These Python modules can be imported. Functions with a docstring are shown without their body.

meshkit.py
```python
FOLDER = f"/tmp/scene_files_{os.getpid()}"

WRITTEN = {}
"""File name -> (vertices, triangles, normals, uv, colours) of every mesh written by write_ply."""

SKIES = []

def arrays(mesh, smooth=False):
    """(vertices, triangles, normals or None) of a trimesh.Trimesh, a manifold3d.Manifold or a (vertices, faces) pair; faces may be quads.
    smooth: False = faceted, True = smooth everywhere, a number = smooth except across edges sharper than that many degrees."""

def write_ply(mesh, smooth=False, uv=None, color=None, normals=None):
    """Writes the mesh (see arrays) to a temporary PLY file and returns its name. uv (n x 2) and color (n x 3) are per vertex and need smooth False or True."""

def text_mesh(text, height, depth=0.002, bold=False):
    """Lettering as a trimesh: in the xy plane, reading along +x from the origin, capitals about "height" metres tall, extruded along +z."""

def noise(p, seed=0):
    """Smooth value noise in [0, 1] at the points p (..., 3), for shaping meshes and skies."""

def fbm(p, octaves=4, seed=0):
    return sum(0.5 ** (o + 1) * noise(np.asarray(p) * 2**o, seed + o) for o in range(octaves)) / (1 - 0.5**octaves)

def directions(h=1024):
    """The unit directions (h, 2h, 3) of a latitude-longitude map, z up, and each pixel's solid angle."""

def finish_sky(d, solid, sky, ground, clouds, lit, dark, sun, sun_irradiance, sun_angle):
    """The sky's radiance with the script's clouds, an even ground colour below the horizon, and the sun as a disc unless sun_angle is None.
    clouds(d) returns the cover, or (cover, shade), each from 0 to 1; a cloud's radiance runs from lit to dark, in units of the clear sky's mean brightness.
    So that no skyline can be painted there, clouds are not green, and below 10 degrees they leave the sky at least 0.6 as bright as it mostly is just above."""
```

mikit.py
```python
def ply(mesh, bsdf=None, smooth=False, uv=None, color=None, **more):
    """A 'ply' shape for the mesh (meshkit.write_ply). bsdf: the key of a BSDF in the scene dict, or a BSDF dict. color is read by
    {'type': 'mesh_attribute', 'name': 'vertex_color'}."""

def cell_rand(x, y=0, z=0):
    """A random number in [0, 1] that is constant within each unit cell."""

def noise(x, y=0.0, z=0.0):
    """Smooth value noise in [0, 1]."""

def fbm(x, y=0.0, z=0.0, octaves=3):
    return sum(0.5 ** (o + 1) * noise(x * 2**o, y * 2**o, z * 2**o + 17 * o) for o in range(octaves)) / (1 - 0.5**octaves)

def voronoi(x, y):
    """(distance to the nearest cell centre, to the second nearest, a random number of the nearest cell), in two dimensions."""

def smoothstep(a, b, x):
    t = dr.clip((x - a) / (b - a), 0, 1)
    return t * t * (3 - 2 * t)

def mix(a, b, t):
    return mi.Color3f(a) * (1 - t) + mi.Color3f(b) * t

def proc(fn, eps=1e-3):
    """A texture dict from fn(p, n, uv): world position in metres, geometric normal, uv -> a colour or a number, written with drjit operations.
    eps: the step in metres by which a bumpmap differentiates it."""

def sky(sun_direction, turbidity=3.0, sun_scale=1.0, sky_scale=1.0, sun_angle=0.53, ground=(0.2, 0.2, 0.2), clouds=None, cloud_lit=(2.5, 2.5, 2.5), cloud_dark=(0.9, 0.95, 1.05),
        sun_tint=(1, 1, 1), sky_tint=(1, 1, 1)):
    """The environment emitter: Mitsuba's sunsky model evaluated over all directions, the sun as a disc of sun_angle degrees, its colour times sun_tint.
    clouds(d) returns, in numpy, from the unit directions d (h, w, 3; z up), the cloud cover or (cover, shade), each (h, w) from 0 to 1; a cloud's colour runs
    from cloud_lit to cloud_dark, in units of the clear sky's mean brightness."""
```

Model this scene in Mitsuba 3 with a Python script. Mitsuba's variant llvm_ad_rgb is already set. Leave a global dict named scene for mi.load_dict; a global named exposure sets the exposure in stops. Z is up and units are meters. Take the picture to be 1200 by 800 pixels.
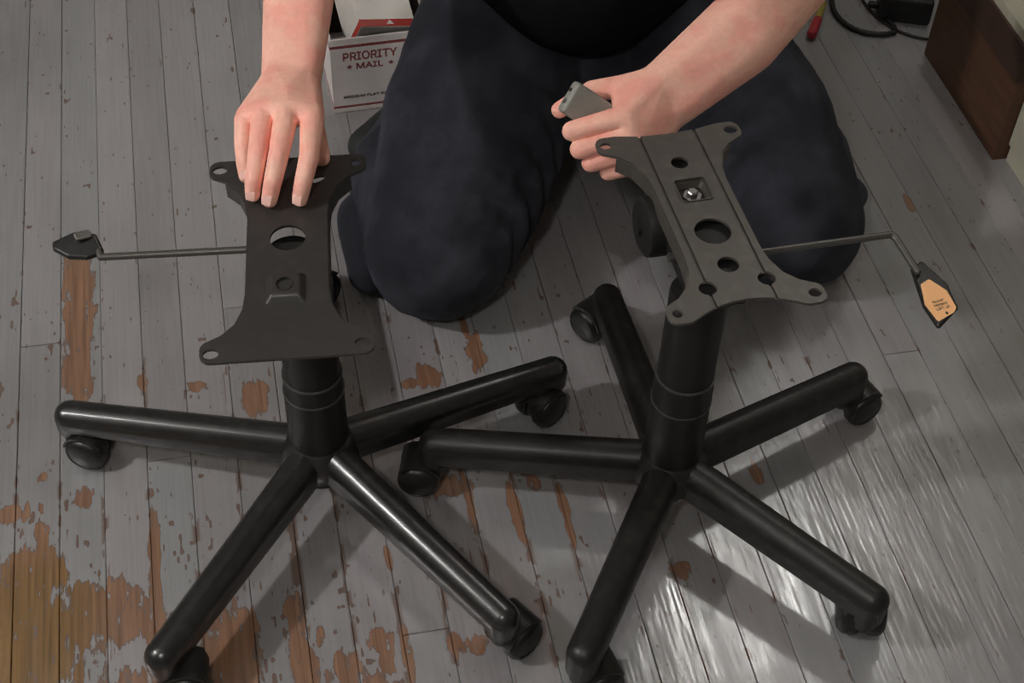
import math
import numpy as np
import trimesh
import manifold3d as m3
import drjit as dr
import mitsuba as mi
import mikit
import meshkit
from shapely.geometry import Polygon, LineString, Point, box as sbox
from shapely import affinity
from shapely.ops import unary_union

T = mi.ScalarTransform4f
PI = math.pi
scene, labels = {'type': 'scene'}, {}
rng = np.random.default_rng(7)

# ------------------------------------------------------------------ camera, lamps, exposure
cam_o = np.array([0, 0, 1.4124])
cam_f = np.array([0, 0.6769, -0.7361])
cam_u = np.array([-0.0424, 0.7355, 0.6763])
scene['camera'] = {'type': 'perspective', 'fov': 38.19, 'fov_axis': 'x', 'near_clip': 0.05, 'far_clip': 50,
                   'to_world': T().look_at(origin=cam_o.tolist(), target=(cam_o + cam_f).tolist(), up=cam_u.tolist())}
exposure = 1.25
LAMPS = [  # name, position, radius, radiance
    ('pole_lamp', (-1.56, 0.60, 1.62), 0.05, (385, 377, 372)),
    ('pole_lamp', (-0.23, -0.06, 1.63), 0.05, (128, 125, 119)),
    ('ceiling_lamp', (0.72, 2.45, 2.36), 0.07, (37, 36.5, 35)),
]


# ------------------------------------------------------------------ helpers
def numbered(key):
    if key not in scene and key not in used:
        used.add(key)
        return key
    n = 1
    while f'{key}_{n:03d}' in scene or f'{key}_{n:03d}' in used:
        n += 1
    used.add(f'{key}_{n:03d}')
    return f'{key}_{n:03d}'


used = set()


def thing(name, label, cat, group=None):
    k = numbered(name)
    labels[k] = {'label': label, 'category': cat}
    if group:
        labels[k]['group'] = group
    return k


def obj(name, mesh, bsdf, parent=None, smooth=35, label=None, uv=None, **more):
    k = numbered(f'{parent}__{name}' if parent else name)
    scene[k] = mikit.ply(mesh, bsdf, smooth=smooth, uv=uv, **more)
    if label:
        labels[k] = {'label': label}
    return k


def struct(name, mesh, bsdf, label, smooth=False, parent=None, **more):
    k = obj(name, mesh, bsdf, parent, smooth=smooth, **more)
    labels[k] = {'label': label, 'kind': 'structure'}
    return k


def tm(man):
    m = man.to_mesh()
    return trimesh.Trimesh(np.array(m.vert_properties[:, :3], float), np.array(m.tri_verts), process=False)


def ball(p, r, seg=20):
    return m3.Manifold.sphere(r, seg).translate([float(x) for x in p])


def pts_of(p, r, seg=12):
    s = trimesh.creation.icosphere(subdivisions=2, radius=r)
    return s.vertices + np.asarray(p, float)


def hull(balls):
    return m3.Manifold.hull_points(np.vstack([pts_of(p, r) for p, r in balls]))


def chain(nodes):
    return [hull([nodes[i], nodes[i + 1]]) for i in range(len(nodes) - 1)]


def union(ms):
    return m3.Manifold.batch_boolean(ms, m3.OpType.Add)


def soft(man, length, it=12):
    t = tm(man.refine_to_length(length))
    t.merge_vertices()
    trimesh.smoothing.filter_taubin(t, lamb=0.5, nu=0.53, iterations=it)
    return t


def rounded_box(sx, sy, sz, r, seg=3):
    """box centred on the origin with rounded edges"""
    P = []
    for a in (-1, 1):
        for b in (-1, 1):
            for c in (-1, 1):
                P.append(trimesh.creation.icosphere(subdivisions=1, radius=r).vertices + [a * (sx / 2 - r), b * (sy / 2 - r), c * (sz / 2 - r)])
    return tm(m3.Manifold.hull_points(np.vstack(P)))


def bx(x0, x1, y0, y1, z0, z1):
    return trimesh.creation.box(bounds=[[x0, y0, z0], [x1, y1, z1]])


def lathe(profile, n=40):
    return trimesh.creation.revolve(np.array(profile, float), sections=n)


def tube(points, r, n=12):
    """swept round rod through the points"""
    points = [np.asarray(p, float) for p in points]
    return tm(union([hull([(points[i], r), (points[i + 1], r)]) for i in range(len(points) - 1)]))


def extrude(poly, h, z0=0.0):
    gs = [poly] if poly.geom_type == 'Polygon' else list(poly.geoms)
    t = trimesh.util.concatenate([trimesh.creation.extrude_polygon(g, h, engine='earcut') for g in gs])
    t.apply_translation([0, 0, z0])
    return t


def frame(origin, ex, ey, ez):
    M = np.eye(4)
    M[:3, 0], M[:3, 1], M[:3, 2], M[:3, 3] = ex, ey, ez, origin
    return M


def unit(v):
    v = np.asarray(v, float)
    return v / np.linalg.norm(v)


def cat(*ms):
    return trimesh.util.concatenate(list(ms))


# ------------------------------------------------------------------ materials
def rgb(*c):
    return {'type': 'rgb', 'value': list(c)}


def principled(name, col, rough=0.5, metallic=0.0, spec=0.5, **kw):
    scene[name] = {'type': 'twosided', 'bsdf': {'type': 'principled', 'base_color': col if isinstance(col, dict) else rgb(*col), 'roughness': rough if isinstance(rough, dict) else float(rough), 'metallic': float(metallic), 'specular': float(spec), **kw}}


CU, SU = 0.9735, 0.2287          # floor boards: u runs across them, v along them


def world(u, v):
    return np.array([CU * u - SU * v, SU * u + CU * v])


# worn places of the paint: (u, v, half width, half length)
WORN = [(-0.3044, 0.9131, 0.0403, 0.1003), (-0.3193, 0.9816, 0.0368, 0.0578), (-0.2943, 1.0464, 0.0075, 0.0486), (-0.2827, 1.0091, 0.0168, 0.0293), (-0.2458, 0.9458, 0.0274, 0.045), (-0.2092, 0.9391, 0.0229, 0.0426), (-0.1682, 0.9999, 0.0066, 0.0841), (-0.1726, 0.9324, 0.0128, 0.0391), (-0.0931, 0.8742, 0.029, 0.054), (-0.0819, 0.8404, 0.0196, 0.0313), (-0.0214, 0.8717, 0.0109, 0.0599), (-0.0132, 0.8277, 0.0108, 0.0311), (0.0036, 0.8714, 0.0055, 0.015), (-0.251, 1.3906, 0.0194, 0.0986), (-0.2513, 1.3156, 0.0178, 0.0597), (-0.2506, 1.4696, 0.0188, 0.0749), (-0.0363, 1.2245, 0.0156, 0.031), (-0.1722, 1.2756, 0.0062, 0.0144), (-0.1098, 1.2588, 0.0104, 0.0086), (0.2479, 1.2547, 0.0109, 0.0354), (0.2411, 1.2971, 0.0043, 0.038), (0.1787, 1.2253, 0.0149, 0.02), (0.1578, 1.2174, 0.0127, 0.0085), (0.1746, 1.0481, 0.024, 0.0151), (0.1962, 1.0251, 0.004, 0.0399), (0.2473, 1.0033, 0.0069, 0.0319), (0.2488, 0.966, 0.0048, 0.0165), (0.2779, 1.036, 0.007, 0.015), (0.2764, 1.069, 0.0305, 0.0102), (0.305, 0.9992, 0.006, 0.0319), (0.3047, 0.9619, 0.004, 0.0238), (0.5444, 1.0051, 0.0071, 0.0176), (0.4186, 0.8836, 0.0126, 0.0101), (0.0287, 0.8252, 0.0125, 0.027), (0.0679, 0.8553, 0.0128, 0.0148), (0.0724, 0.8276, 0.0081, 0.0188), (0.0943, 0.831, 0.0054, 0.0369), (0.1702, 0.8299, 0.0128, 0.0116), (0.1455, 0.8345, 0.0083, 0.0147), (-0.3276, 1.0984, 0.0135, 0.0125), (-0.3122, 1.0981, 0.0057, 0.0125), (-0.2445, 1.1083, 0.0097, 0.0152), (-0.2935, 1.1451, 0.0049, 0.0077), (0.9124, 1.4412, 0.0049, 0.0122), (0.9121, 1.4209, 0.0049, 0.0086), (0.1957, 0.8987, 0.0047, 0.0134), (0.0913, 0.9585, 0.0038, 0.0186), (0.1569, 1.0904, 0.003, 0.0155),
        (-0.345, 0.86, 0.085, 0.16), (-0.20, 0.80, 0.10, 0.06), (0.02, 0.74, 0.08, 0.07)]


def floor_uv(p):
    return p.x * CU + p.y * SU, p.y * CU - p.x * SU


def wear(p):
    u, v = floor_uv(p)
    f = mi.Float(-4.0)
    for (a, b, ru, rv) in WORN:
        d = dr.square((u - a) / ru) + dr.square((v - b) / rv)
        f = dr.maximum(f, 1.0 - d)
    f = dr.minimum(dr.maximum(f * 1.5, -1.6), 0.95)
    ragged = (mikit.fbm(u * 200, v * 58, 3.0, octaves=5) - 0.5) * 3.7
    # chips, thicker towards the worn near left corner
    zone = mikit.smoothstep(0.95, 0.0, dr.sqrt(dr.square(u + 0.25) + dr.square((v - 0.75) * 0.9)))
    chip = mikit.noise(u * 260 + 7, v * 95, 9.0) * 0.62 + mikit.noise(u * 60, v * 24, 2.0) * 0.38
    chips = mikit.smoothstep(0.865 - 0.13 * zone, 0.90 - 0.13 * zone, chip)
    g = f * 0.9 + ragged
    rim = mikit.smoothstep(0.0, 0.15, g + 0.34)
    return mikit.smoothstep(0.0, 0.2, g + 0.06), dr.maximum(chips, rim * 0.9), u, v


def floor_color(p, n, uv):
    m, chips, u, v = wear(p)
    k = dr.floor(uv.x)
    r1, r2 = mikit.cell_rand(k, 3, 1), mikit.cell_rand(k, 5, 2)
    tone = 0.88 + 0.18 * r1
    paint = mi.Color3f(0.255, 0.258, 0.262) * tone
    paint = mikit.mix(paint, paint * mi.Color3f(1.07, 0.98, 0.99), r2)
    dirt = mikit.fbm(u * 9, v * 4, 1.0, octaves=4)
    paint = paint * (0.80 + 0.40 * dirt)
    streak = mikit.noise(u * 420, v * 14, 4.0)
    paint = paint * (0.95 + 0.10 * streak)
    loc = (uv.x - k - 0.25) * 0.5
    edge = mikit.smoothstep(0.006, 0.001, dr.minimum(loc, 0.0508 - loc))
    zone = mikit.smoothstep(0.75, 0.15, dr.sqrt(dr.square(u - 0.05) + dr.square((v - 0.85) * 1.1)))
    nick = mikit.fbm(u * 120, v * 30, 12.0, octaves=3)
    chips = dr.maximum(chips, edge * mikit.smoothstep(0.78 - 0.24 * zone, 0.82 - 0.24 * zone, nick))
    grain = mikit.fbm(u * 300, v * 11, 6.0, octaves=3)
    wood = mikit.mix(mi.Color3f(0.14, 0.072, 0.042), mi.Color3f(0.30, 0.160, 0.098), grain)
    old = mikit.smoothstep(-0.20, -0.275, u) * mikit.smoothstep(1.08, 0.98, v)
    wood = mikit.mix(wood, mikit.mix(mi.Color3f(0.11, 0.058, 0.018), mi.Color3f(0.27, 0.15, 0.055), grain), old)
    bare = mi.Color3f(0.125, 0.072, 0.052)
    c = mikit.mix(paint, bare, chips * 0.85)
    return mikit.mix(c, wood, m)


def floor_rough(p, n, uv):
    u, v = floor_uv(p)
    return 0.16 + 0.22 * mikit.fbm(u * 60, v * 14, 5.0, octaves=3)


def floor_bump(p, n, uv):
    u, v = floor_uv(p)
    return mikit.noise(u * 330, v * 34, 2.0) * 0.6 + mikit.fbm(u * 45, v * 20, 8.0, octaves=2) * 1.2


scene['floor_paint'] = {'type': 'twosided', 'bsdf': {'type': 'bumpmap', 'scale': 0.00035, 'arbitrary': mikit.proc(floor_bump, eps=0.0012),
                        'bsdf': {'type': 'principled', 'base_color': mikit.proc(floor_color), 'roughness': mikit.proc(floor_rough), 'eta': 2.1}}}
principled('gap_dirt', (0.06, 0.046, 0.036), 0.9, spec=0.1)


def scuffed(base, hi, amt):
    def fn(p, n, uv):
        s = mikit.fbm(p.x * 90, p.y * 90, p.z * 90, octaves=3)
        return mikit.mix(mi.Color3f(*base), mi.Color3f(*hi), mikit.smoothstep(0.45, 0.85, s) * amt)
    return mikit.proc(fn)


principled('black_gloss', scuffed((0.011, 0.011, 0.011), (0.028, 0.028, 0.028), 0.5), 0.27, spec=0.85)
principled('black_satin', scuffed((0.013, 0.0125, 0.012), (0.03, 0.028, 0.026), 0.5), 0.42, spec=0.5)
principled('black_sleeve', (0.011, 0.011, 0.011), 0.5, spec=0.35)
principled('black_rubber', (0.010, 0.010, 0.010), 0.38, spec=0.5)
principled('rim_grey', (0.05, 0.05, 0.046), 0.4)
principled('plate_black', scuffed((0.030, 0.028, 0.027), (0.042, 0.039, 0.036), 0.4), 0.40, spec=0.6)
principled('plate_grey', scuffed((0.080, 0.072, 0.064), (0.105, 0.095, 0.083), 0.6), 0.42, metallic=0.35, spec=0.5)
principled('steel', (0.28, 0.27, 0.26), 0.35, metallic=0.9)
principled('steel_rod', (0.10, 0.095, 0.088), 0.35, metallic=0.5)
principled('black_paddle', (0.014, 0.014, 0.014), 0.35)
principled('clear_glossy', (0.20, 0.20, 0.19), 0.12, spec=0.9)
principled('label_orange', (0.95, 0.50, 0.22), 0.45)
principled('print_black', (0.03, 0.02, 0.015), 0.7)
principled('tool_grey', (0.25, 0.25, 0.225), 0.45)


def skin_fn(p, n, uv):
    a = mikit.fbm(p.x * 38, p.y * 38, p.z * 38, octaves=3)
    b = mikit.fbm(p.x * 260, p.y * 260, p.z * 260, octaves=2)
    c = mikit.mix(mi.Color3f(0.90, 0.50, 0.39), mi.Color3f(0.87, 0.40, 0.32), mikit.smoothstep(0.35, 0.7, a))
    return c * (0.93 + 0.14 * b)


def skin_bump(p, n, uv):
    return mikit.fbm(p.x * 240, p.y * 240, p.z * 240, octaves=3)


principled('skin', mikit.proc(skin_fn), 0.46, spec=0.35)
principled('nail', (0.86, 0.52, 0.45), 0.28, spec=0.5)


def denim_fn(p, n, uv):
    a = mikit.fbm(p.x * 14, p.y * 14, p.z * 14, octaves=4)
    b = mikit.noise(p.x * 900, p.y * 900, p.z * 900)
    c = mikit.mix(mi.Color3f(0.022, 0.0235, 0.031), mi.Color3f(0.042, 0.044, 0.056), mikit.smoothstep(0.35, 0.75, a))
    return c * (0.85 + 0.3 * b)


principled('denim', mikit.proc(denim_fn), 0.85, spec=0.15, sheen=0.25)
principled('shirt_black', (0.0055, 0.0055, 0.0065), 0.9, spec=0.1)
principled('shoe_dark', (0.022, 0.024, 0.024), 0.7)
principled('tool_grey_end', (0.34, 0.34, 0.31), 0.35)
principled('hair_brown', (0.03, 0.02, 0.013), 0.6)
principled('eye_white', (0.75, 0.73, 0.70), 0.2)
principled('eye_dark', (0.02, 0.015, 0.01), 0.2)
principled('card_white', (0.62, 0.57, 0.55), 0.55)
principled('card_white_gloss', (0.66, 0.62, 0.57), 0.35)
principled('card_grey', (0.30, 0.28, 0.265), 0.6)
principled('card_red', (0.38, 0.045, 0.035), 0.5)
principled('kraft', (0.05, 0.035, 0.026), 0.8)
principled('print_red', (0.20, 0.05, 0.05), 0.6)


def brown_fn(p, n, uv):
    g = mikit.fbm(p.x * 60, p.y * 8, p.z * 90, octaves=3)
    return mikit.mix(mi.Color3f(0.055, 0.024, 0.013), mi.Color3f(0.105, 0.046, 0.023), g)


principled('brown_wood', mikit.proc(brown_fn), 0.5)
principled('dark_wood', (0.045, 0.022, 0.014), 0.5)
principled('cream_paint', (0.42, 0.40, 0.31), 0.5)
principled('cord_black', (0.008, 0.008, 0.009), 0.5)
principled('tool_red', (0.42, 0.03, 0.045), 0.4)
principled('tool_yellow', (0.34, 0.27, 0.05), 0.4)
principled('wall_paint', (0.18, 0.17, 0.15), 0.8)
principled('ceiling_paint', (0.30, 0.29, 0.265), 0.85)
principled('brass', (0.55, 0.42, 0.22), 0.35, metallic=0.9)

# ------------------------------------------------------------------ room shell
U0, U1, V0, V1, ZC = -1.9, 1.75, -1.7, 3.3, 2.5
YAW = math.atan2(SU, CU)


def in_room(mesh):
    """u, v, z -> world"""
    m = mesh.copy()
    m.apply_transform(trimesh.transformations.rotation_matrix(YAW, [0, 0, 1]))
    return m


struct('floor', in_room(bx(U0, U1, V0, V1, -0.06, -0.0125)), 'gap_dirt', 'grey painted wooden floor of narrow boards, worn to bare wood in places')
# individual boards
gaps = [-.3235, -.2735, -.2225, -.172, -.1205, -.066, -.0095, .040, .0925, .1445, .2, .2525, .304, .357, .408, .459, .511, .563, .6165, .6665, .719, .768, .817, .867]
while gaps[0] - .0505 > U0 + 0.02:
    gaps.insert(0, gaps[0] - .0505)
while gaps[-1] + .0505 < U1 - 0.02:
    gaps.append(gaps[-1] + .0505)
gaps = [U0] + gaps + [U1]
seen_joints = {-.2735 - .025: [1.3625], -.0528: [1.3873], -.1443: [1.1482], .1172: [.8571], .81: [1.1578]}


def plank_mesh(u0, u1, v0, v1, c, z1):
    """a board with its long upper edges eased: 20 triangles"""
    pr = [(u0, -0.013), (u1, -0.013), (u1, z1 - c), (u1 - c, z1), (u0 + c, z1), (u0, z1 - c)]
    V = np.array([[a, v, z] for v in (v0, v1) for a, z in pr])
    F = []
    for i in range(6):
        j = (i + 1) % 6
        F += [[i, j, 6 + j], [i, 6 + j, 6 + i]]
    F = [f[::-1] for f in F]
    for i in range(1, 5):
        F += [[0, i, i + 1], [6, 6 + i + 1, 6 + i]]
    t = trimesh.Trimesh(V, np.array(F), process=False)
    trimesh.repair.fix_normals(t)
    return t


k = 0
for i in range(len(gaps) - 1):
    a, b = gaps[i], gaps[i + 1]
    mid = (a + b) / 2
    js = next((v for q, v in seen_joints.items() if abs(q - mid) < 0.02), None)
    if js is None:
        js = [V0 + rng.uniform(0.25, 1.9)] if not (-0.45 < mid < 0.95) else [rng.choice([0.42, 2.35, 2.55, 0.3])]
    js = js + ([js[-1] + 1.75] if js[-1] + 1.75 < V1 - 0.3 else [])
    cuts = [V0] + js + [V1]
    w = 0.00015 + 0.0003 * rng.random()
    dark = mid < 0.33
    for v0, v1 in zip(cuts[:-1], cuts[1:]):
        z1 = -0.0006 + 0.0006 * rng.random()
        pm = plank_mesh(a + w, b - w, v0 + 0.0004, v1 - 0.0004, 0.0007, z1)
        uvs = np.stack([k + 0.25 + (pm.vertices[:, 0] - a) * 2, pm.vertices[:, 1]], -1)
        obj('plank', in_room(pm), 'floor_paint', 'floor', smooth=False, uv=uvs)
        k += 1

struct('wall_back', in_room(bx(U0 - .1, U1 + .1, V1, V1 + .1, -.06, ZC)), 'wall_paint', 'plain cream wall behind the kneeling person')
struct('wall_front', in_room(bx(U0 - .1, U1 + .1, V0 - .1, V0, -.06, ZC)), 'wall_paint', 'plain cream wall behind the camera')
struct('wall_left', in_room(bx(U0 - .1, U0, V0, V1, -.06, ZC)), 'wall_paint', 'plain cream wall to the left of the chair bases')
struct('wall_right', in_room(bx(U1, U1 + .1, V0, V1, -.06, ZC)), 'wall_paint', 'plain cream wall to the right beyond the wooden step')
struct('ceiling', in_room(bx(U0 - .1, U1 + .1, V0 - .1, V1 + .1, ZC, ZC + .1)), 'ceiling_paint', 'plain pale ceiling')

# lamps
for i, (name, p, r, rad) in enumerate(LAMPS):
    lab = ['floor lamp with bare round bulb standing to the left of the chair bases', 'floor lamp with bare round bulb standing beside the camera', 'round ceiling lamp above the kneeling person'][i]
    t = thing(name, lab, 'lamp')
    g = trimesh.creation.icosphere(subdivisions=3, radius=r)
    g.apply_translation(p)
    obj('bulb', g, 'card_white', t, smooth=True, emitter={'type': 'area', 'radiance': rgb(*rad)})
    if name == 'pole_lamp':
        m = lathe([(0, 0), (.13, 0), (.13, .012), (.12, .022), (.02, .03), (.012, .05), (0, .05)])
        m.apply_translation([p[0], p[1], 0])
        obj('base', m, 'brass', t)
        m = trimesh.creation.cylinder(.011, segment=[[p[0], p[1], .03], [p[0], p[1], p[2] - r - .02]])
        obj('pole', m, 'brass', t)
        m = lathe([(0, -.05), (.02, -.05), (.032, -.01), (.034, .03), (.028, .03), (0, .02)])
        m.apply_translation([p[0], p[1], p[2] - r])
        obj('socket', m, 'brass', t)
    else:
        m = lathe([(0, ZC - .0), (.075, ZC), (.075, ZC - .015), (.05, ZC - .035), (.045, p[2] + r * .8), (0, p[2] + r * .75)])
        m.apply_translation([p[0], p[1], 0])
        obj('mount', m, 'brass', t)


# ------------------------------------------------------------------ chair bases
def leg_mesh(c, ang, R, ztip, zhub, w0, w1):
    d = np.array([math.cos(ang), math.sin(ang)])
    q = np.array([-d[1], d[0]])
    P = []
    for rr, zt, w, zb in ((0.018, zhub, w0, 0.066), (R, ztip, w1, 0.058)):
        cc = np.array([c[0] + d[0] * rr, c[1] + d[1] * rr, zt - w])
        P.append(pts_of(cc, w))
        s = trimesh.creation.icosphere(subdivisions=1, radius=.006).vertices
        for sg in (-1, 1):
            P.append(s + [cc[0] + q[0] * (w - .007) * sg, cc[1] + q[1] * (w - .007) * sg, zb])
    body = m3.Manifold.hull_points(np.vstack(P))
    tip = np.array([c[0] + d[0] * R, c[1] + d[1] * R])
    n = 28
    th = np.linspace(0, 2 * PI, n, endpoint=False)
    ring = lambda r, z: np.stack([tip[0] + r * np.cos(th), tip[1] + r * np.sin(th), 0 * th + z], -1)
    boss = m3.Manifold.hull_points(np.vstack([pts_of((tip[0], tip[1], ztip - w1), w1), ring(w1 * .97, .050), ring(w1 * .9, .047)]))
    return tm(body + boss)


def caster(parent, x, y, dirv):
    """twin wheel caster; dirv points from the stem to the wheels"""
    d = unit([dirv[0], dirv[1], 0])
    ax = np.array([-d[1], d[0], 0])
    o = np.array([x, y, 0.0])
    M = frame(o, d, ax, [0, 0, 1])
    r = .0245
    # hood: a solid arc between the wheels and over them
    th = np.linspace(math.radians(38), math.radians(165), 26)
    outer = [(math.cos(a) * (r + .0012 + .0025 * math.sin(a)), math.sin(a) * (r + .0012 + .0025 * math.sin(a)) + r) for a in th]
    inner = [(math.cos(a) * (r + .0008), math.sin(a) * (r + .0008) + r) for a in th[::-1]]
    hp = extrude(Polygon(outer + inner).buffer(.0009).buffer(-.0003), .040, -.020)
    web = extrude(Point(0, r).buffer(r - .004), .007, -.0035)
    R = np.eye(4)
    R[:3, :3] = np.array([[1, 0, 0], [0, 0, -1], [0, 1, 0]])
    stem = trimesh.creation.cylinder(.0075, segment=[[-.018, 0, .036], [-.018, 0, .060]])
    coll = trimesh.creation.cylinder(.013, segment=[[-.018, 0, .032], [-.018, 0, .0475]])
    for g in (hp, web):
        g.apply_transform(R)
    body = cat(hp, web, stem, coll)
    body.apply_transform(M)
    k = obj('caster', body, 'black_satin', parent)
    for s in (-1, 1):
        w = lathe([(0, 0), (r - .006, 0), (r - .002, .0008), (r, .004), (r, .013), (r - .0012, .0165), (r - .004, .0192), (r - .006, .0200), (r - .0066, .0192), (.012, .0205), (.005, .0212), (0, .0214)], 36)
        if s < 0:
            w.apply_transform(np.diag([1, 1, -1, 1]))
            w.invert()
        w.apply_translation([0, 0, s * .005])
        w.apply_transform(R)
        w.apply_translation([0, 0, r])
        w.apply_transform(M)
        obj('wheel', w, 'black_rubber', k)


def plate_poly(front_concave, back_concave):
    A, Bv = .0785, .1355
    p = sbox(-A, -Bv, A, Bv)
    cut = Polygon([(.0385, -.05), (.0405, -.070), (.048, -.090), (.060, -.103), (.072, -.1095), (.1, -.113), (.1, .113), (.072, .1095), (.060, .103), (.048, .090), (.0405, .070), (.0385, .05)]).buffer(.02).buffer(-.02)
    cuts = [cut, affinity.scale(cut, -1, 1, origin=(0, 0))]
    if front_concave:
        cuts.append(Polygon([(-.058, -.15), (-.058, -.1355), (-.045, -.1285), (-.03, -.1215), (-.015, -.118), (0, -.117), (.015, -.118), (.03, -.1215), (.045, -.1285), (.058, -.1355), (.058, -.15)]))
    if back_concave:
        cuts.append(Polygon([(-.055, .15), (-.055, .1355), (-.03, .1305), (0, .129), (.03, .1305), (.055, .1355), (.055, .15)]))
    p = p.difference(unary_union(cuts))
    p = p.buffer(-.0105).buffer(.0105).buffer(.004).buffer(-.004)
    if p.geom_type != 'Polygon':
        p = max(p.geoms, key=lambda g: g.area)
    edge = unary_union([c.exterior for c in cuts[:2]]).intersection(p.buffer(.0006)).intersection(sbox(-.062, -.113, .062, .113))
    return p, edge


def smooth_solid(mesh_or_man):
    return mesh_or_man


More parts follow.
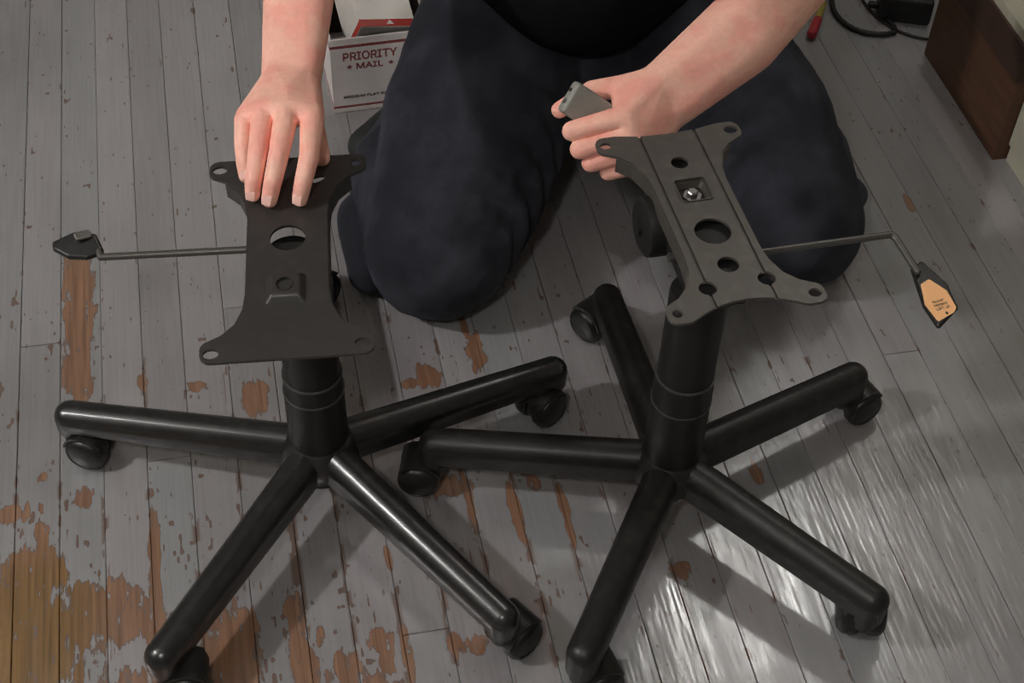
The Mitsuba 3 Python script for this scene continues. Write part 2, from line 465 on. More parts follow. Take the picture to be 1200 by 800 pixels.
def seat_plate(parent, M, mat, holes, grooves, boss, front_concave, back_concave, bolt, fold=.017):
    p, edge = plate_poly(front_concave, back_concave)
    for (u, v, r, stretch) in holes:
        hl = affinity.scale(Point(u, v).buffer(r, 24), 1 + stretch[0], 1 + stretch[1])
        if stretch[2]:
            hl = affinity.rotate(hl, stretch[2])
        p = p.difference(hl)
    bu, bv, hgt, s0, s1 = boss
    pocket = sbox(-s0, -s0, s0, s0).buffer(.0035)
    if hgt <= 0:
        p = p.difference(affinity.translate(pocket, bu, bv))
    base = m3.Manifold(m3.Mesh(*_arr(extrude(p, .003))))
    if grooves:
        for u in grooves:
            g = m3.Manifold.cube([.0032, .30, .0050], True).translate([u, 0, .003])
            base = base - g
    flange = extrude(edge.buffer(.0013, cap_style=2), fold, -fold + .0005)
    parts = [tm(base), flange]
    # pressed boss
    bu, bv, hgt, s0, s1 = boss
    ring = lambda s, z, r: [(np.array([x * s, y * s, z]), r) for x in (-1, 1) for y in (-1, 1)]
    if hgt > 0:
        b = m3.Manifold.hull_points(np.vstack([pts_of(q, r) for q, r in ring(s0, -.002, .003) + ring(s1, hgt - .005, .005)]))
        b = b - m3.Manifold.cylinder(.03, .0085, .0085, 36).translate([0, 0, hgt - .0035])
        b = union([b, m3.Manifold.cylinder(.0022, .0066, .0060, 36).translate([0, 0, hgt - .0040])])
        b = tm(b)
        b.apply_translation([bu, bv, .002])
        parts.append(b)
    else:
        # a pocket pressed down through the plate
        o = pocket
        rim = extrude(o.buffer(.0012).difference(o), .0045, 0)
        wl = m3.Manifold.hull_points(np.vstack([pts_of(q, r) for q, r in ring(s0 - .001, 0, .0045) + ring(s0 - .004, -.007, .004)]))
        inn = m3.Manifold.hull_points(np.vstack([pts_of(q, r) for q, r in ring(s0 - .0015, .002, .0042) + ring(s0 - .0045, -.0055, .004)]))
        wl = tm((wl - inn).trim_by_plane([0, 0, -1], -.0005))
        rim.apply_translation([bu, bv, 0])
        wl.apply_translation([bu, bv, 0])
        parts += [rim, wl]
    mesh = cat(*parts)
    mesh.apply_transform(M)
    k = obj('seat_plate', mesh, mat, parent, smooth=40)
    if bolt:
        h = lathe([(0, .006), (.0045, .006), (.006, .0045), (.0062, 0), (.010, 0), (.0105, -.0015), (.0105, -.003), (0, -.003)], 6 if bolt == 'hex' else 28)
        h.apply_translation([bu, bv, -.004 if hgt <= 0 else hgt - .001])
        h.apply_transform(M)
        obj('bolt', h, 'steel', k, label='shiny bolt head in the pressed boss of the plate')
    return k


def _arr(t):
    t = t.copy()
    t.merge_vertices()
    return np.asarray(t.vertices, np.float32), np.asarray(t.faces, np.uint32)


def tilted(x, y, z, rot, tu=0.0, tv=0.0):
    c, s = math.cos(rot), math.sin(rot)
    eu = unit([c, s, tu])
    ev = np.array([-s, c, tv])
    ev = unit(ev - eu * (ev @ eu))
    return frame([x, y, z], eu, ev, np.cross(eu, ev))


def chair_base(label, c, ang, R, ztip, zhub, casters, mat, sleeve, rings):
    t = thing('chair_base', label, 'chair base', 'chair bases standing on the floor')
    rims = [sleeve[0] + .0012]
    h = lathe([(0, .056), (.034, .056), (.040, .060), (.0445, .072), (.0435, .084), (.040, zhub - .008), (rims[0], zhub - .001), (rims[0] - .002, zhub + .001), (0, zhub + .001)], 48)
    h.apply_translation([c[0], c[1], 0])
    obj('hub', h, mat, t)
    g = lathe([(0, .030), (.021, .030), (.024, .034), (.024, .054), (0, .054)], 32)
    g.apply_translation([c[0], c[1], 0])
    obj('cylinder_end', g, 'black_sleeve', t)
    for i in range(5):
        obj('leg', leg_mesh(c, ang + i * 2 * PI / 5, R, ztip, zhub, .0215, .0185), mat, t)
    for i, (x, y) in enumerate(casters):
        a = ang + i * 2 * PI / 5
        tip = np.array([c[0] + R * math.cos(a), c[1] + R * math.sin(a)])
        dv = np.array([x, y]) - tip
        d = dv / max(np.linalg.norm(dv), 1e-6)
        caster(t, *(tip + d * .018), d)
    z = [zhub - .002] + rings + [.36]
    rad = sleeve
    for i in range(3):
        m = lathe([(0, z[i]), (rad[i] + .0006, z[i]), (rad[i], z[i + 1] - .003), (rad[i] - .0016, z[i + 1]), (0, z[i + 1])], 48)
        m.apply_translation([c[0], c[1], 0])
        obj('column_sleeve', m, 'black_sleeve', t)
        if i < 2:
            e = lathe([(rad[i] - .002, z[i + 1] - .0015), (rad[i] + .0008, z[i + 1] - .0014), (rad[i] + .0008, z[i + 1] + .0007), (rad[i] - .002, z[i + 1] + .0006), (rad[i] - .002, z[i + 1] - .0015)], 48)
            e.apply_translation([c[0], c[1], 0])
            obj('sleeve_rim', e, 'rim_grey', t)
    return t


def mechanism(parent, M, mat, v0, v1, sv, knob):
    """the pressed housing under the seat plate, the socket of the gas lift and the drum of the tilt spring"""
    P = []
    for (u, v, z, r) in ((-.030, v0, -.012, .006), (.030, v0, -.012, .006), (-.030, v1, -.012, .006), (.030, v1, -.012, .006), (-.024, v0 + .012, -.055, .006), (.024, v0 + .012, -.055, .006), (-.026, v1 - .012, -.042, .006), (.026, v1 - .012, -.042, .006)):
        P.append(pts_of((u, v, z), r))
    h = tm(m3.Manifold.hull_points(np.vstack(P)))
    sock = trimesh.creation.cylinder(.026, segment=[[0, sv, -.075], [0, sv, -.03]])
    h = cat(h, sock)
    h.apply_transform(M)
    k = obj('mechanism_housing', h, mat, parent)
    ku, kv, kz, kr, kl = knob
    m = lathe([(0, 0), (kr - .006, 0), (kr - .001, .003), (kr, .008), (kr, kl - .008), (kr - .001, kl - .003), (kr - .006, kl), (.008, kl), (.008, kl + .004), (0, kl + .004)], 36)
    m.apply_transform(frame([ku, kv, kz], [0, 1, 0], [0, 0, 1], [-1, 0, 0]))
    m.apply_transform(M)
    obj('spring_drum', m, mat, parent)
    vm = (v0 + v1) / 2
    for (u, v, z) in ((-.031, vm + .02, -.026), (.031, vm + .02, -.026), (.031, vm - .03, -.03), (-.031, vm - .03, -.03)):
        b = trimesh.creation.cylinder(.005, segment=[[u * .8, v, z], [u * 1.3, v, z]], sections=12)
        b.apply_transform(M)
        obj('pin', b, 'steel_rod', k)
    return k


# left chair base
c1, a1 = (-.2138, 1.0477), .4924
M1 = tilted(-.218, 1.014, .4201, .1279, .0231, .0132)
t1 = chair_base('black five-legged swivel chair base under the hand laid flat on its dark seat plate', c1, a1, .30, .0874, .106,
                [(.037, 1.175), (-.259, 1.359), (-.50, 1.086), (-.331, .78), (.013, .851)], 'black_gloss', (.0330, .0320, .0300), [.187, .212])
seat_plate(t1, M1, 'plate_black', [(0, .0193, .0172, (0, 0, 0)), (-.0683, .1225, .0058, (.25, 0, 0)), (.0683, .1225, .0052, (0, 0, 0)), (-.0683, -.1245, .0058, (.25, 0, 0)), (.0683, -.1225, .0058, (.3, 0, 0)), (.0289, .1008, .0042, (1.1, 0, 25))],
           [], (-.0016, -.049, .008, .017, .011), False, False, None)
mechanism(t1, M1, 'black_sleeve', -.085, .020, .03, (-.0305, -.06, -.034, .018, .004))
k = obj('lever', tube([(-.232, 1.042, .400), (-.263, 1.038, .400), (-.402, 1.019, .400), (-.408, 1.030, .402)], .0036), 'steel_rod', t1)
PD = [(-.406, 1.027), (-.413, 1.040), (-.431, 1.041), (-.449, 1.034), (-.447, 1.028), (-.432, 1.019), (-.416, 1.019)]
pd = m3.Manifold.hull_points(np.vstack([pts_of((x, y, .400 + (.006 if i in (1, 2) else 0)), .0035 if i not in (0,) else .005) for i, (x, y) in enumerate(PD)]))
obj('handle', tm(pd), 'black_paddle', k, label='dark paddle handle at the end of the lever')
hl = rounded_box(.016, .010, .004, .0018)
hl.apply_transform(frame([-.4215, 1.0365, .4115], unit([1, .55, -.1]), unit([-.55, 1, .2]), unit([-.05, -.25, 1])))
obj('end_tab', hl, 'steel', k, label='shiny tab on the paddle handle')

# right chair base
c2, a2 = (.1862, 1.0481), .5693
M2 = tilted(.1866, 1.0899, .4199, .2637, .0015, .0012)
t2 = chair_base('black five-legged swivel chair base carrying the bare grey seat plate with many holes', c2, a2, .2704, .0953, .106,
                [(.445, 1.212), (.101, 1.327), (-.099, 1.065), (.111, .807), (.396, .894)], 'black_satin', (.0325, .0320, .0300), [.196, .236])
seat_plate(t2, M2, 'plate_grey', [(-.0009, .0823, .0090, (0, 0, 0)), (0, -.0222, .0182, (0, 0, 0)), (-.0004, -.0697, .0105, (0, 0, 0)), (-.03, -.0964, .0088, (0, 0, 0)), (.0297, -.0948, .0088, (0, 0, 0)),
                                  (-.0683, .1225, .0048, (.3, 0, 0)), (.0683, .1225, .0058, (.3, 0, 0)), (-.0683, -.1225, .0050, (0, 0, 0)), (.0683, -.1225, .0055, (.2, 0, 0))],
           [-.030, .030], (-.0002, .0393, 0, .0125, 0), True, True, 'hex')
mechanism(t2, M2, 'black_sleeve', -.075, .100, -.035, (-.020, .045, -.044, .033, .030))
k = obj('lever', tube([(.20, 1.054, .401), (.246, 1.066, .400), (.377, 1.099, .400), (.381, 1.094, .3995), (.3975, 1.053, .3945)], .0036), 'steel_rod', t2)
PD = [(.3945, 1.0609), (.4036, 1.0699), (.426, 1.0412), (.4309, 1.0111), (.4071, .9869), (.3986, 1.0115)]
pd = m3.Manifold.hull_points(np.vstack([pts_of((x + (-.002 if x > .41 else .002), y, .388), .0030) for x, y in PD]))
obj('handle', tm(pd), 'black_paddle', k, label='black paddle handle with an orange label')
LB = [(.4006, 1.0377), (.4084, 1.0441), (.4221, 1.0307), (.4276, 1.009), (.4249, 1.0031), (.4089, .9908), (.4005, 1.0108)]
obj('warning_label', extrude(Polygon(LB).buffer(.0015), .0006, .3909), 'label_orange', k, label='bright orange label with small black print', smooth=False)
# small print on the label: three lines and a pointer
ex, ey = unit([.93, .36, 0]), unit([-.36, .93, 0])
pr = []
for j, wds in enumerate((('ADJUST', .0128), ('HEIGHT', .0150), ('LIFT UP', .0150))):
    m = meshkit.text_mesh(wds[0], .0030, .0002, bold=True)
    sc = wds[1] / (m.bounds[1][0] - m.bounds[0][0])
    m.apply_scale([sc, 1, 1])
    m.apply_translation([-wds[1] / 2, -j * .0048, 0])
    pr.append(m)
pr.append(extrude(Polygon([(-.0010, -.0135), (.0010, -.0135), (.0010, -.0152), (.0018, -.0152), (0, -.0175), (-.0018, -.0152), (-.0010, -.0152)]), .0002))
pm = cat(*pr)
pm.apply_transform(frame([.4130, 1.0145, .39152], ex, ey, [0, 0, 1]))
obj('label_print', pm, 'print_black', k, smooth=False)

# ------------------------------------------------------------------ person
HR = dict(  # right hand lying on the left plate
    idx=[(-.2080, 1.155, .4760, .0125), (-.2050, 1.104, .4670, .0100), (-.2105, 1.084, .4480, .0088), (-.2140, 1.079, .4325, .0078)],
    mid=[(-.2330, 1.158, .4790, .0128), (-.2345, 1.106, .4690, .0103), (-.2400, 1.083, .4480, .0090), (-.2435, 1.076, .4325, .0080)],
    ring=[(-.2570, 1.158, .4740, .0122), (-.2565, 1.108, .4640, .0098), (-.2595, 1.087, .4460, .0086), (-.2610, 1.083, .4325, .0076)],
    pinky=[(-.2765, 1.158, .4660, .0108), (-.2755, 1.131, .4550, .0088), (-.2740, 1.118, .4425, .0078), (-.2720, 1.110, .4320, .0070)],
    thumb=[(-.2260, 1.215, .4450, .0140), (-.2140, 1.186, .4410, .0115), (-.2060, 1.162, .4365, .0098), (-.2000, 1.142, .4328, .0088)],
)
RW = [(-.2285, 1.242, .4500, .0170), (-.2575, 1.242, .4500, .0165)]
HL = dict(  # left hand closed round the grey tool
    idx=[(.1079, 1.2251, .4344, .0125), (.0542, 1.2153, .4200, .0110), (.0596, 1.2365, .4041, .0095), (.0815, 1.2508, .4065, .0085)],
    mid=[(.1172, 1.2169, .4187, .0128), (.0632, 1.2048, .4049, .0110), (.0688, 1.2264, .3895, .0095), (.0898, 1.2407, .3917, .0085)],
    ring=[(.1275, 1.2115, .4029, .0122), (.0760, 1.2023, .3890, .0103), (.0816, 1.2229, .3753, .0090), (.1016, 1.2340, .3801, .0082)],
    pinky=[(.1362, 1.2102, .3868, .0112), (.0952, 1.2047, .3749, .0092), (.0998, 1.2213, .3657, .0082), (.1145, 1.2309, .3691, .0075)],
    thumb=[(.1330, 1.2850, .4220, .0165), (.1061, 1.2850, .4270, .0130), (.0747, 1.2765, .4274, .0108), (.0406, 1.2552, .4159, .0090)],
)
for _k in HL:
    HL[_k] = [(a, b + .0055, c - .0040, r) for a, b, c, r in HL[_k]]
LW = [(.1423, 1.2870, .4270, .0225), (.1532, 1.2686, .4050, .0225)]


def hand(H, W, up):
    ms = []
    n = lambda q: (np.array(q[:3]), q[3])
    for f in ('idx', 'mid', 'ring', 'pinky'):
        ms += chain([n(q) for q in H[f]])
    # palm: metacarpal wedges side by side, so that the knuckles stand out a little
    order = ['idx', 'mid', 'ring', 'pinky']
    for a, b in zip(order[:-1], order[1:]):
        ms.append(hull([n(H[a][0]), n(H[b][0]), n(W[0]), n(W[1])]))
    ms += chain([n(q) for q in H['thumb']])
    ms.append(hull([(np.array(H['thumb'][0][:3]), H['thumb'][0][3] * .9), (np.array(H['mid'][0][:3]), H['mid'][0][3] * .92), n(W[0]), n(W[1])]))
    ms.append(hull([n(H['thumb'][0]), n(H['thumb'][1]), (np.array(H['idx'][0][:3]), H['idx'][0][3] * .85), n(W[0])]))
    ms.append(hull([n(H['thumb'][0]), n(W[0]), n(W[1])]))
    mc = np.mean([H[f][0][:3] for f in ('idx', 'mid', 'ring')] + [W[0][:3], W[1][:3]], axis=0) + unit(up) * .0035
    ms.append(hull([(mc, .0165)] + [(np.array(H[f][0][:3]), H[f][0][3] * .9) for f in order] + [n(W[0]), n(W[1]), (np.array(H['thumb'][0][:3]), H['thumb'][0][3] * .8)]))
    return ms


def arm(W, wc, mid, elbow, shoulder):
    n = lambda q: (np.array(q[:3]), q[3])
    return [hull([n(W[0]), n(W[1]), mid[0], mid[1]]), hull([mid[0], mid[1], elbow])] + chain([elbow, shoulder])


V3 = lambda *a: np.array(a, float)
skin = hand(HR, RW, (0, -.25, 1)) + hand(HL, LW, (.1, -.70, .70))
skin += arm(RW, None, [(V3(-.239, 1.36, .472), .0295), (V3(-.258, 1.36, .468), .0295)], (V3(-.262, 1.49, .49), .042), (V3(-.125, 1.61, .765), .052))
skin += arm(LW, None, [(V3(.236, 1.380, .446), .038), (V3(.246, 1.366, .434), .037)], (V3(.345, 1.530, .452), .043), (V3(.265, 1.61, .765), .052))
# torso, neck and legs (under the clothes)
skin += [hull([(V3(.0, 1.80, .22), .10), (V3(.14, 1.80, .22), .10), (V3(-.0, 1.70, .56), .10), (V3(.14, 1.70, .56), .10)]),
         hull([(V3(-.0, 1.70, .56), .10), (V3(.14, 1.70, .56), .10), (V3(-.085, 1.625, .765), .055), (V3(.225, 1.625, .765), .055)]),
         hull([(V3(.07, 1.635, .77), .062), (V3(.07, 1.565, .90), .054)])]
skin += chain([(V3(-.02, 1.79, .20), .09), (V3(-.105, 1.39, .10), .055)]) + chain([(V3(-.12, 1.375, .068), .05), (V3(-.12, 1.70, .06), .035)])
skin += chain([(V3(.17, 1.79, .20), .09), (V3(.36, 1.45, .10), .055)]) + chain([(V3(.375, 1.45, .068), .05), (V3(.31, 1.80, .06), .035)])
# head: skull, jaw, nose, ears, brows, lips; it looks down at the plates
hc = V3(.07, 1.50, .985)
hf = unit([-.0, -.80, -.60])      # the way the face looks
hx = V3(-1, 0, 0)                 # towards the person's right
hz = unit(np.cross(hx, hf))
if hz[2] < 0:
    hz = -hz
hp = lambda x, f, z: hc + hx * x + hf * f + hz * z
skin += [hull([(hp(0, -.018, .025), .085), (hp(0, .022, .020), .078), (hp(0, .01, -.02), .07)]),
         hull([(hp(.03, .02, -.045), .040), (hp(-.03, .02, -.045), .040), (hp(0, .062, -.082), .024), (hp(0, .03, .0), .065)]),
         hull([(hp(0, .098, .012), .008), (hp(0, .116, -.022), .011), (hp(.011, .102, -.028), .008), (hp(-.011, .102, -.028), .008), (hp(0, .08, -.02), .016)]),
         hull([(hp(.018, .088, -.056), .007), (hp(-.018, .088, -.056), .007), (hp(0, .095, -.052), .006), (hp(0, .094, -.062), .006)]),
         hull([(hp(.038, .083, .024), .008), (hp(.012, .092, .022), .008)]), hull([(hp(-.038, .083, .024), .008), (hp(-.012, .092, .022), .008)]),
         hull([(hc + hf * .0 + hz * -.03, .06), (V3(.07, 1.565, .90), .054)])]
for s in (-1, 1):
    skin += [hull([(hp(s * .080, -.005, .018), .010), (hp(s * .086, -.018, .022), .008), (hp(s * .078, .0, -.025), .009), (hp(s * .085, -.02, -.004), .007)])]
body = soft(union(skin), .0036, 16)
# palms, wrists and arms are smoothed once more; the fingers keep their shape
joints = np.array([q[:3] for H in (HR, HL) for f in H for q in (H[f][1:] if f != 'thumb' else H[f][2:])] + [0.5 * (np.array(H[f][0][:3]) + np.array(H[f][1][:3])) for H in (HR, HL) for f in ('idx', 'mid', 'ring', 'pinky')])
from scipy.spatial import cKDTree
keep = np.clip((cKDTree(joints).query(body.vertices)[0] - .016) / .022, 0, 1)
keep *= np.clip((np.linalg.norm(body.vertices - hc, axis=1) - .13) / .03, 0, 1)
Lm = trimesh.smoothing.laplacian_calculation(body, equal_weight=True)
vv = np.array(body.vertices)
for it in range(22):
    vv = vv + (Lm.dot(vv) - vv) * (keep * (.55 if it % 2 == 0 else -.50))[:, None] if it < 14 else vv + (Lm.dot(vv) - vv) * (keep * .5)[:, None]
body.vertices = vv
pk = obj('person', body, 'skin', smooth=True)
labels[pk] = {'label': 'person in black shirt and dark jeans kneeling behind the chair bases, holding a grey tool', 'category': 'person'}


def cloth(man, length, it, amp, seed, scale=(9, 9, 9), ridge=None):
    t = soft(man, length, it)
    p = np.asarray(t.vertices)
    n = np.asarray(t.vertex_normals)
    d = (meshkit.fbm(p * np.array(scale), 4, seed) - .5) * 2 * amp
    if ridge is not None:
        d = d + ridge(p)
    p2 = p + n * d[:, None]
    p2[:, 2] = np.maximum(p2[:, 2], .002)
    return trimesh.Trimesh(p2, t.faces, process=False)


def folds(p):
    """creases that run from the crotch across the thighs, and rings behind the knees"""
    out = 0
    for (c, d, w, reach, amp) in (((.03, 1.42, .12), (.85, .55, .35), .030, .11, .0050), ((.24, 1.50, .13), (-.8, .55, .35), .032, .10, .0045)):
        q = p - np.array(c)
        e = unit(d)
        s = q @ e
        fall = np.exp(-(np.linalg.norm(q, axis=1) / reach) ** 2)
        wob = meshkit.fbm(p * 12, 3, 5) * 2.2
        out = out + amp * 1.7 * fall * np.sin((q @ unit([-.3, .9, -.2])) / w * 2 * PI + wob)
    return out


jl = [hull([(V3(-.102, 1.370, .096), .095), (V3(-.062, 1.54, .150), .125)]), hull([(V3(-.062, 1.54, .150), .125), (V3(-.005, 1.80, .205), .132)]),
      hull([(V3(-.118, 1.378, .078), .075), (V3(-.155, 1.52, .080), .076), ]), hull([(V3(-.155, 1.52, .080), .076), (V3(-.115, 1.70, .070), .058)]),
      hull([(V3(-.19, 1.385, .035), .030), (V3(-.205, 1.47, .05), .035)]),
      hull([(V3(-.005, 1.80, .205), .130), (V3(.165, 1.80, .205), .130), (V3(.095, 1.675, .135), .105)]),
      hull([(V3(.355, 1.455, .098), .097), (V3(.30, 1.58, .15), .116)]), hull([(V3(.30, 1.58, .15), .116), (V3(.165, 1.80, .205), .130)]),
      hull([(V3(.385, 1.455, .078), .076), (V3(.385, 1.58, .080), .076)]), hull([(V3(.385, 1.58, .080), .076), (V3(.32, 1.79, .070), .066)]),
      hull([(V3(.430, 1.525, .055), .036), (V3(.458, 1.560, .045), .030)])]
obj('jeans', cloth(union(jl), .007, 16, .0075, 3, (13, 8, 13), folds), 'denim', pk, smooth=True, label='dark navy denim jeans with creased knees')
sh = [hull([(V3(.0, 1.79, .30), .135), (V3(.14, 1.79, .30), .135), (V3(.07, 1.655, .36), .135)]),
      hull([(V3(.07, 1.655, .36), .135), (V3(.0, 1.79, .30), .12), (V3(.14, 1.79, .30), .12), (V3(-.0, 1.69, .57), .118), (V3(.14, 1.69, .57), .118)]),
      hull([(V3(-.0, 1.69, .57), .118), (V3(.14, 1.69, .57), .118), (V3(-.085, 1.625, .765), .072), (V3(.225, 1.625, .765), .072)]),
      hull([(V3(-.115, 1.612, .765), .070), (V3(-.185, 1.55, .63), .064)]), hull([(V3(.255, 1.612, .765), .070), (V3(.315, 1.545, .63), .066)]),
      hull([(V3(-.085, 1.625, .765), .070), (V3(.225, 1.625, .765), .070), (V3(.07, 1.622, .80), .068)])]
obj('shirt', cloth(union(sh), .011, 14, .006, 8, (9, 9, 9)), 'shirt_black', pk, smooth=True, label='black short-sleeved shirt hanging over the lap')
hr_ = union([hull([(hp(0, -.022, .034), .087), (hp(0, .012, .046), .076)]), hull([(hp(0, -.035, .0), .080), (hp(0, -.022, .034), .087)])])
obj('hair', cloth(hr_, .008, 8, .004, 11, (30, 30, 30)), 'hair_brown', pk, smooth=True, label='short brown hair')
for s in (-1, 1):
    e = trimesh.creation.icosphere(subdivisions=2, radius=.0125)
    e.apply_translation(hp(s * .031, .079, .005))
    ek = obj('eye', e, 'eye_white', pk, smooth=True)
    e = trimesh.creation.icosphere(subdivisions=2, radius=.006)
    e.apply_translation(hp(s * .031, .0862, .003))
    obj('iris', e, 'eye_dark', ek, smooth=True)


def nail(tip, prev, up, w):
    tip, prev = np.array(tip[:3]), np.array(prev[:3])
    d = unit(tip - prev)
    nrm = unit(np.array(up) - d * (np.array(up) @ d))
    sd = np.cross(nrm, d)
    m = rounded_box(w * 1.25, w * 1.35, w * .34, w * .15)
    return m, frame(tip - d * w * .15 + nrm * w * .90, sd, d, nrm)


for f in ('idx', 'mid', 'ring', 'pinky'):
    m, M = nail(HR[f][3], HR[f][2], (0, -.4, 1), HR[f][3][3])
    m.apply_transform(M)
    obj('fingernail', m, 'nail', pk, smooth=True)


def shoe(a, b, mat):
    a, b = np.array(a, float), np.array(b, float)
    up = union([hull([(a, .028), ((a + b) / 2, .031), ]), hull([((a + b) / 2, .031), (b, .034)])])
    return soft(up, .006, 6)


obj('shoe', shoe((-.220, 1.640, .030), (-.150, 1.73, .036), None), 'shoe_dark', pk, smooth=True, label='dark shoe behind the thigh')
obj('shoe', shoe((.31, 1.86, .042), (.27, 2.0, .038), None), 'shoe_dark', pk, smooth=True)

# the grey tool in the closed hand
ta, tb = V3(.0491, 1.2477, .4407), V3(.0930, 1.2523, .4045)
td = unit(tb - ta)
tw = V3(-.5656, -.6071, -.5582)
tw = unit(tw - td * (tw @ td))
tn = np.cross(td, tw)
L = .085
tool = rounded_box(L, .036, .015, .004)
tool = m3.Manifold(m3.Mesh(*_arr(tool)))
tool = tool - m3.Manifold.cylinder(.03, .0036, .0036, 24, True).rotate([0, 90, 0]).translate([-L / 2, .006, 0])
tool = tool - m3.Manifold.cube([.002, .05, .05], True).translate([-L / 2 + .008, 0, .033])
tool = tm(tool)
MT = frame(ta + td * (L / 2 - .002), td, tw, tn)
tool.apply_transform(MT)
tk = thing('hand_tool', 'blocky grey plastic tool gripped in the fist above the dark thigh', 'tool')
obj('grip', tool, 'tool_grey', tk, smooth=25)
pin = trimesh.creation.cylinder(.0022, segment=[[-L / 2 - .0012, -.007, 0], [-L / 2 + .004, -.007, 0]], sections=16)
pin.apply_transform(MT)
obj('end_screw', pin, 'print_black', tk)

# ------------------------------------------------------------------ boxes behind the hand
fx = unit([.965, .262, 0])
fy = unit([-.262, .965, 0])
bt = thing('cardboard_box', 'open white cardboard mailing box with dark red print standing on the floor behind the thigh', 'box')
MB = frame([-.281, 1.748, 0.0], fx, fy, [0, 0, 1])


def on_box(m):
    m = m.copy()
    m.apply_transform(MB)
    return m


W_, D_, H_, tk_ = .147, .20, .132, .003
walls = cat(bx(0, W_, 0, tk_, .001, H_), bx(0, W_, D_ - tk_, D_, .001, H_), bx(0, tk_, tk_, D_ - tk_, .001, H_), bx(W_ - tk_, W_, tk_, D_ - tk_, .001, H_), bx(tk_, W_ - tk_, tk_, D_ - tk_, .001, .004))
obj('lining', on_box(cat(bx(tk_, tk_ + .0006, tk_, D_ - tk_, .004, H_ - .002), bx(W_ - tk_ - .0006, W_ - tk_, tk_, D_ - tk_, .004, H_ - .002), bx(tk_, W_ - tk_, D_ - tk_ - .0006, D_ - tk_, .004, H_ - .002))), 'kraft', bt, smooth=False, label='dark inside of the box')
obj('carton', on_box(walls), 'card_white', bt, smooth=False)
obj('stripe', on_box(cat(bx(.0, W_, -.0005, 0, .1165, .121), bx(-.0005, 0, 0, D_, .1165, .121))), 'print_red', bt, smooth=False, label='dark red stripe near the rim')
obj('stripe', on_box(cat(bx(.0, W_, -.0005, 0, .009, .0125), bx(-.0005, 0, 0, D_, .009, .0125))), 'print_red', bt, smooth=False, label='dark red stripe near the foot')


def text_on(face_x, face_z, text, h, width, mat='print_red', name='print'):
    m = meshkit.text_mesh(text, h, .0005, bold=True)
    sc = width / (m.bounds[1][0] - m.bounds[0][0])
    m.apply_translation([-m.bounds[0][0], 0, 0])
    m.apply_scale([sc, 1, 1])
    m.apply_transform(frame([face_x, -.0001, face_z], [1, 0, 0], [0, 0, 1], [0, -1, 0]))
    obj(name, on_box(m), mat, bt, smooth=False)


def star(x, z, r):
    q = [(x + (r if i % 2 == 0 else r * .42) * math.sin(i * PI / 5), z + (r if i % 2 == 0 else r * .42) * math.cos(i * PI / 5)) for i in range(10)]
    m = extrude(Polygon(q), .0005)
    m.apply_transform(frame([0, -.0001, 0], [1, 0, 0], [0, 0, 1], [0, -1, 0]))
    return on_box(m)


text_on(.018, .094, 'PRIORITY', .0135, .080)
text_on(.037, .078, 'MAIL', .0095, .040)
for sx in (.027, .0885):
    obj('star', star(sx, .0825, .0048), 'print_red', bt, smooth=False)
text_on(.016, .026, 'MEDIUM FLAT RATE', .0042, .075, 'print_black')

# the second box leaning inside
e1, e2 = unit([-.2935, .8737, .388]), V3(.8944, .3925, -.2143)
e2 = unit(e2 - e1 * (e1 @ e2))
e3 = unit(np.cross(e1, e2))
if e3 @ V3(-.34, .284, -.897) < 0:
    e3 = -e3
ct = thing('carton', 'glossy white carton with a red edge band leaning inside the open mailing box', 'box')
MC = frame([-.2354, 1.7580, .152], e2, e1, -e3) if np.linalg.det(np.array([e2, e1, -e3]).T) > 0 else frame([-.2354, 1.7580, .152], e2, e1, -e3)
P8 = lambda a0, a1, b0, b1, d0, d1: trimesh.convex.convex_hull(np.array([np.array([-.2354, 1.7580, .152]) + e2 * a + e1 * b + e3 * d for a in (a0, a1) for b in (b0, b1) for d in (d0, d1)]))
obj('carton', P8(0, .085, .0, .15, 0, .07), 'card_white_gloss', ct, smooth=False)
obj('band', cat(P8(-.0006, .0856, .0, .012, -.0006, -.0001), P8(-.0006, -.0001, .0, .010, -.0006, .07)), 'card_red', ct, smooth=False, label='red band along the lower edge')
obj('base_panel', P8(0.001, .084, -.0008, -.0001, .001, .069), 'card_grey', ct, smooth=False)
aw = [np.array([-.2354, 1.7580, .152]) + e2 * a + e1 * b - e3 * .0008 for a, b in ((.040, .003), (.052, .003), (.046, .011))]
aw2 = [q - e3 * .0004 for q in aw]
obj('arrow', trimesh.convex.convex_hull(np.array(aw + aw2)), 'card_white', ct, smooth=False, label='small white triangle on the red band')

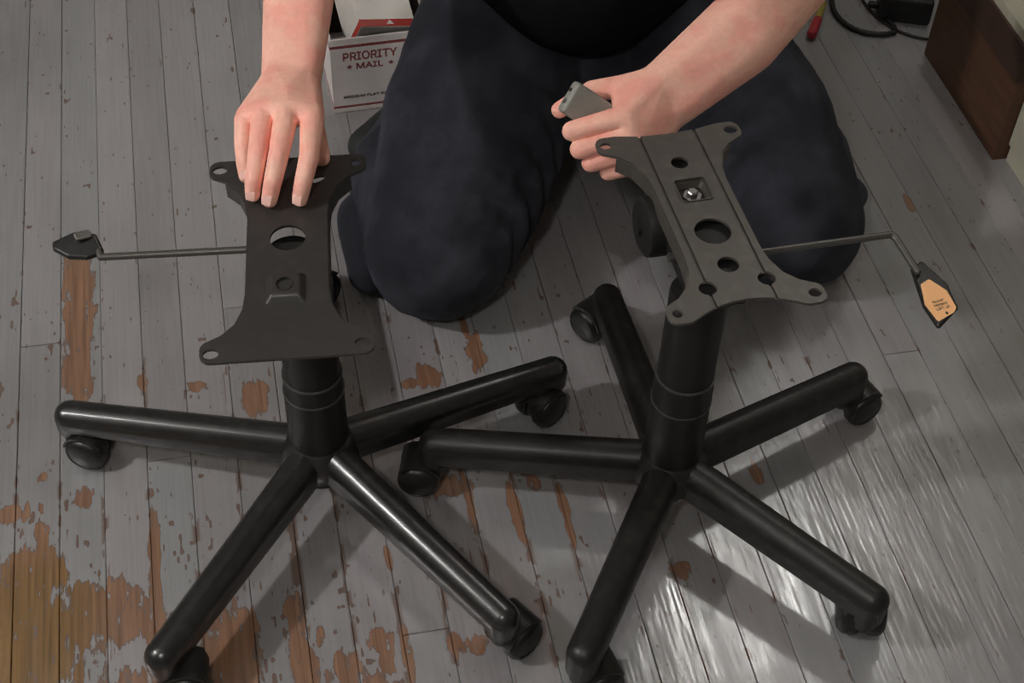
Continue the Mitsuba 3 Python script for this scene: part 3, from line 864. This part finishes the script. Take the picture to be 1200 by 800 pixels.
# ------------------------------------------------------------------ right hand side furniture, cords
ROT = lambda m: in_room(m)
st = thing('wooden_step', 'low dark brown wooden step with a cream top at the far right', 'step')
obj('body', ROT(bx(1.072, 1.45, 1.500, 1.765, .0, .185)), 'brown_wood', st, smooth=False)
obj('front_rail', ROT(bx(1.064, 1.45, 1.499, 1.766, .143, .200)), 'dark_wood', st, smooth=False, label='darker rail below the top')
obj('top', ROT(bx(1.068, 1.45, 1.499, 1.77, .2002, .215)), 'cream_paint', st, smooth=False, label='cream painted top')
cb = thing('cabinet', 'cream painted cabinet side at the right edge beside the wooden step', 'cabinet')
obj('side_panel', ROT(bx(1.088, 1.45, 1.08, 1.4975, .03, .62)), 'cream_paint', cb, smooth=False)
obj('plinth', ROT(bx(1.092, 1.45, 1.085, 1.4965, .0, .0299)), 'cream_paint', cb, smooth=False)
obj('top', ROT(bx(1.075, 1.46, 1.07, 1.4975, .6201, .645)), 'cream_paint', cb, smooth=False)

ad = thing('power_adapter', 'black power adapter with looped cords on the floor by the wooden step', 'adapter')
m = rounded_box(.085, .055, .045, .005)
m.apply_transform(trimesh.transformations.translation_matrix([.620, 2.068, .0228]) @ trimesh.transformations.rotation_matrix(-.12, [0, 0, 1]))
obj('case', m, 'cord_black', ad)
m = rounded_box(.02, .012, .010, .004)
m.apply_transform(trimesh.transformations.translation_matrix([.572, 2.074, .012]) @ trimesh.transformations.rotation_matrix(-.12, [0, 0, 1]))
obj('strain_relief', m, 'cord_black', ad)


def spline(P, n=50):
    from scipy.interpolate import CubicSpline
    P = np.array(P, float)
    s = np.r_[0, np.cumsum(np.linalg.norm(np.diff(P, axis=0), axis=1))]
    return CubicSpline(s, P)(np.linspace(0, s[-1], n))


obj('cord', tube(spline([(.62, 2.40, .0045), (.545, 2.25, .0045), (.508, 2.11, .0045), (.511, 2.045, .0045), (.535, 2.013, .0045), (.578, 2.003, .0045), (.598, 2.010, .0045), (.596, 2.035, .0045), (.585, 2.062, .0045)], 40), .0042), 'cord_black', ad, label='thick black cord lying in a loop')
obj('cable', tube(spline([(.555, 2.115, .003), (.578, 2.050, .0028), (.600, 2.022, .0028), (.640, 2.0, .0028), (.68, 2.0, .0028), (.73, 2.05, .003)], 30), .0022), 'cord_black', ad, label='thin black cable')
sd = thing('screwdriver', 'small screwdriver with a red handle and yellow end lying on the floor beside the elbow', 'screwdriver')
p0, p1, p2, p3 = V3(.461, 1.990, .009), V3(.474, 2.028, .009), V3(.488, 2.075, .008), V3(.505, 2.13, .007)
obj('handle', tm(hull([(p0, .008), (p1, .0075)])), 'tool_red', sd, label='red handle')
obj('collar', tm(hull([(p1 + (p2 - p1) * .12, .006), (p2, .0065)])), 'tool_yellow', sd, label='yellow collar')
obj('shaft', tube([p2, p3], .003), 'steel', sd)
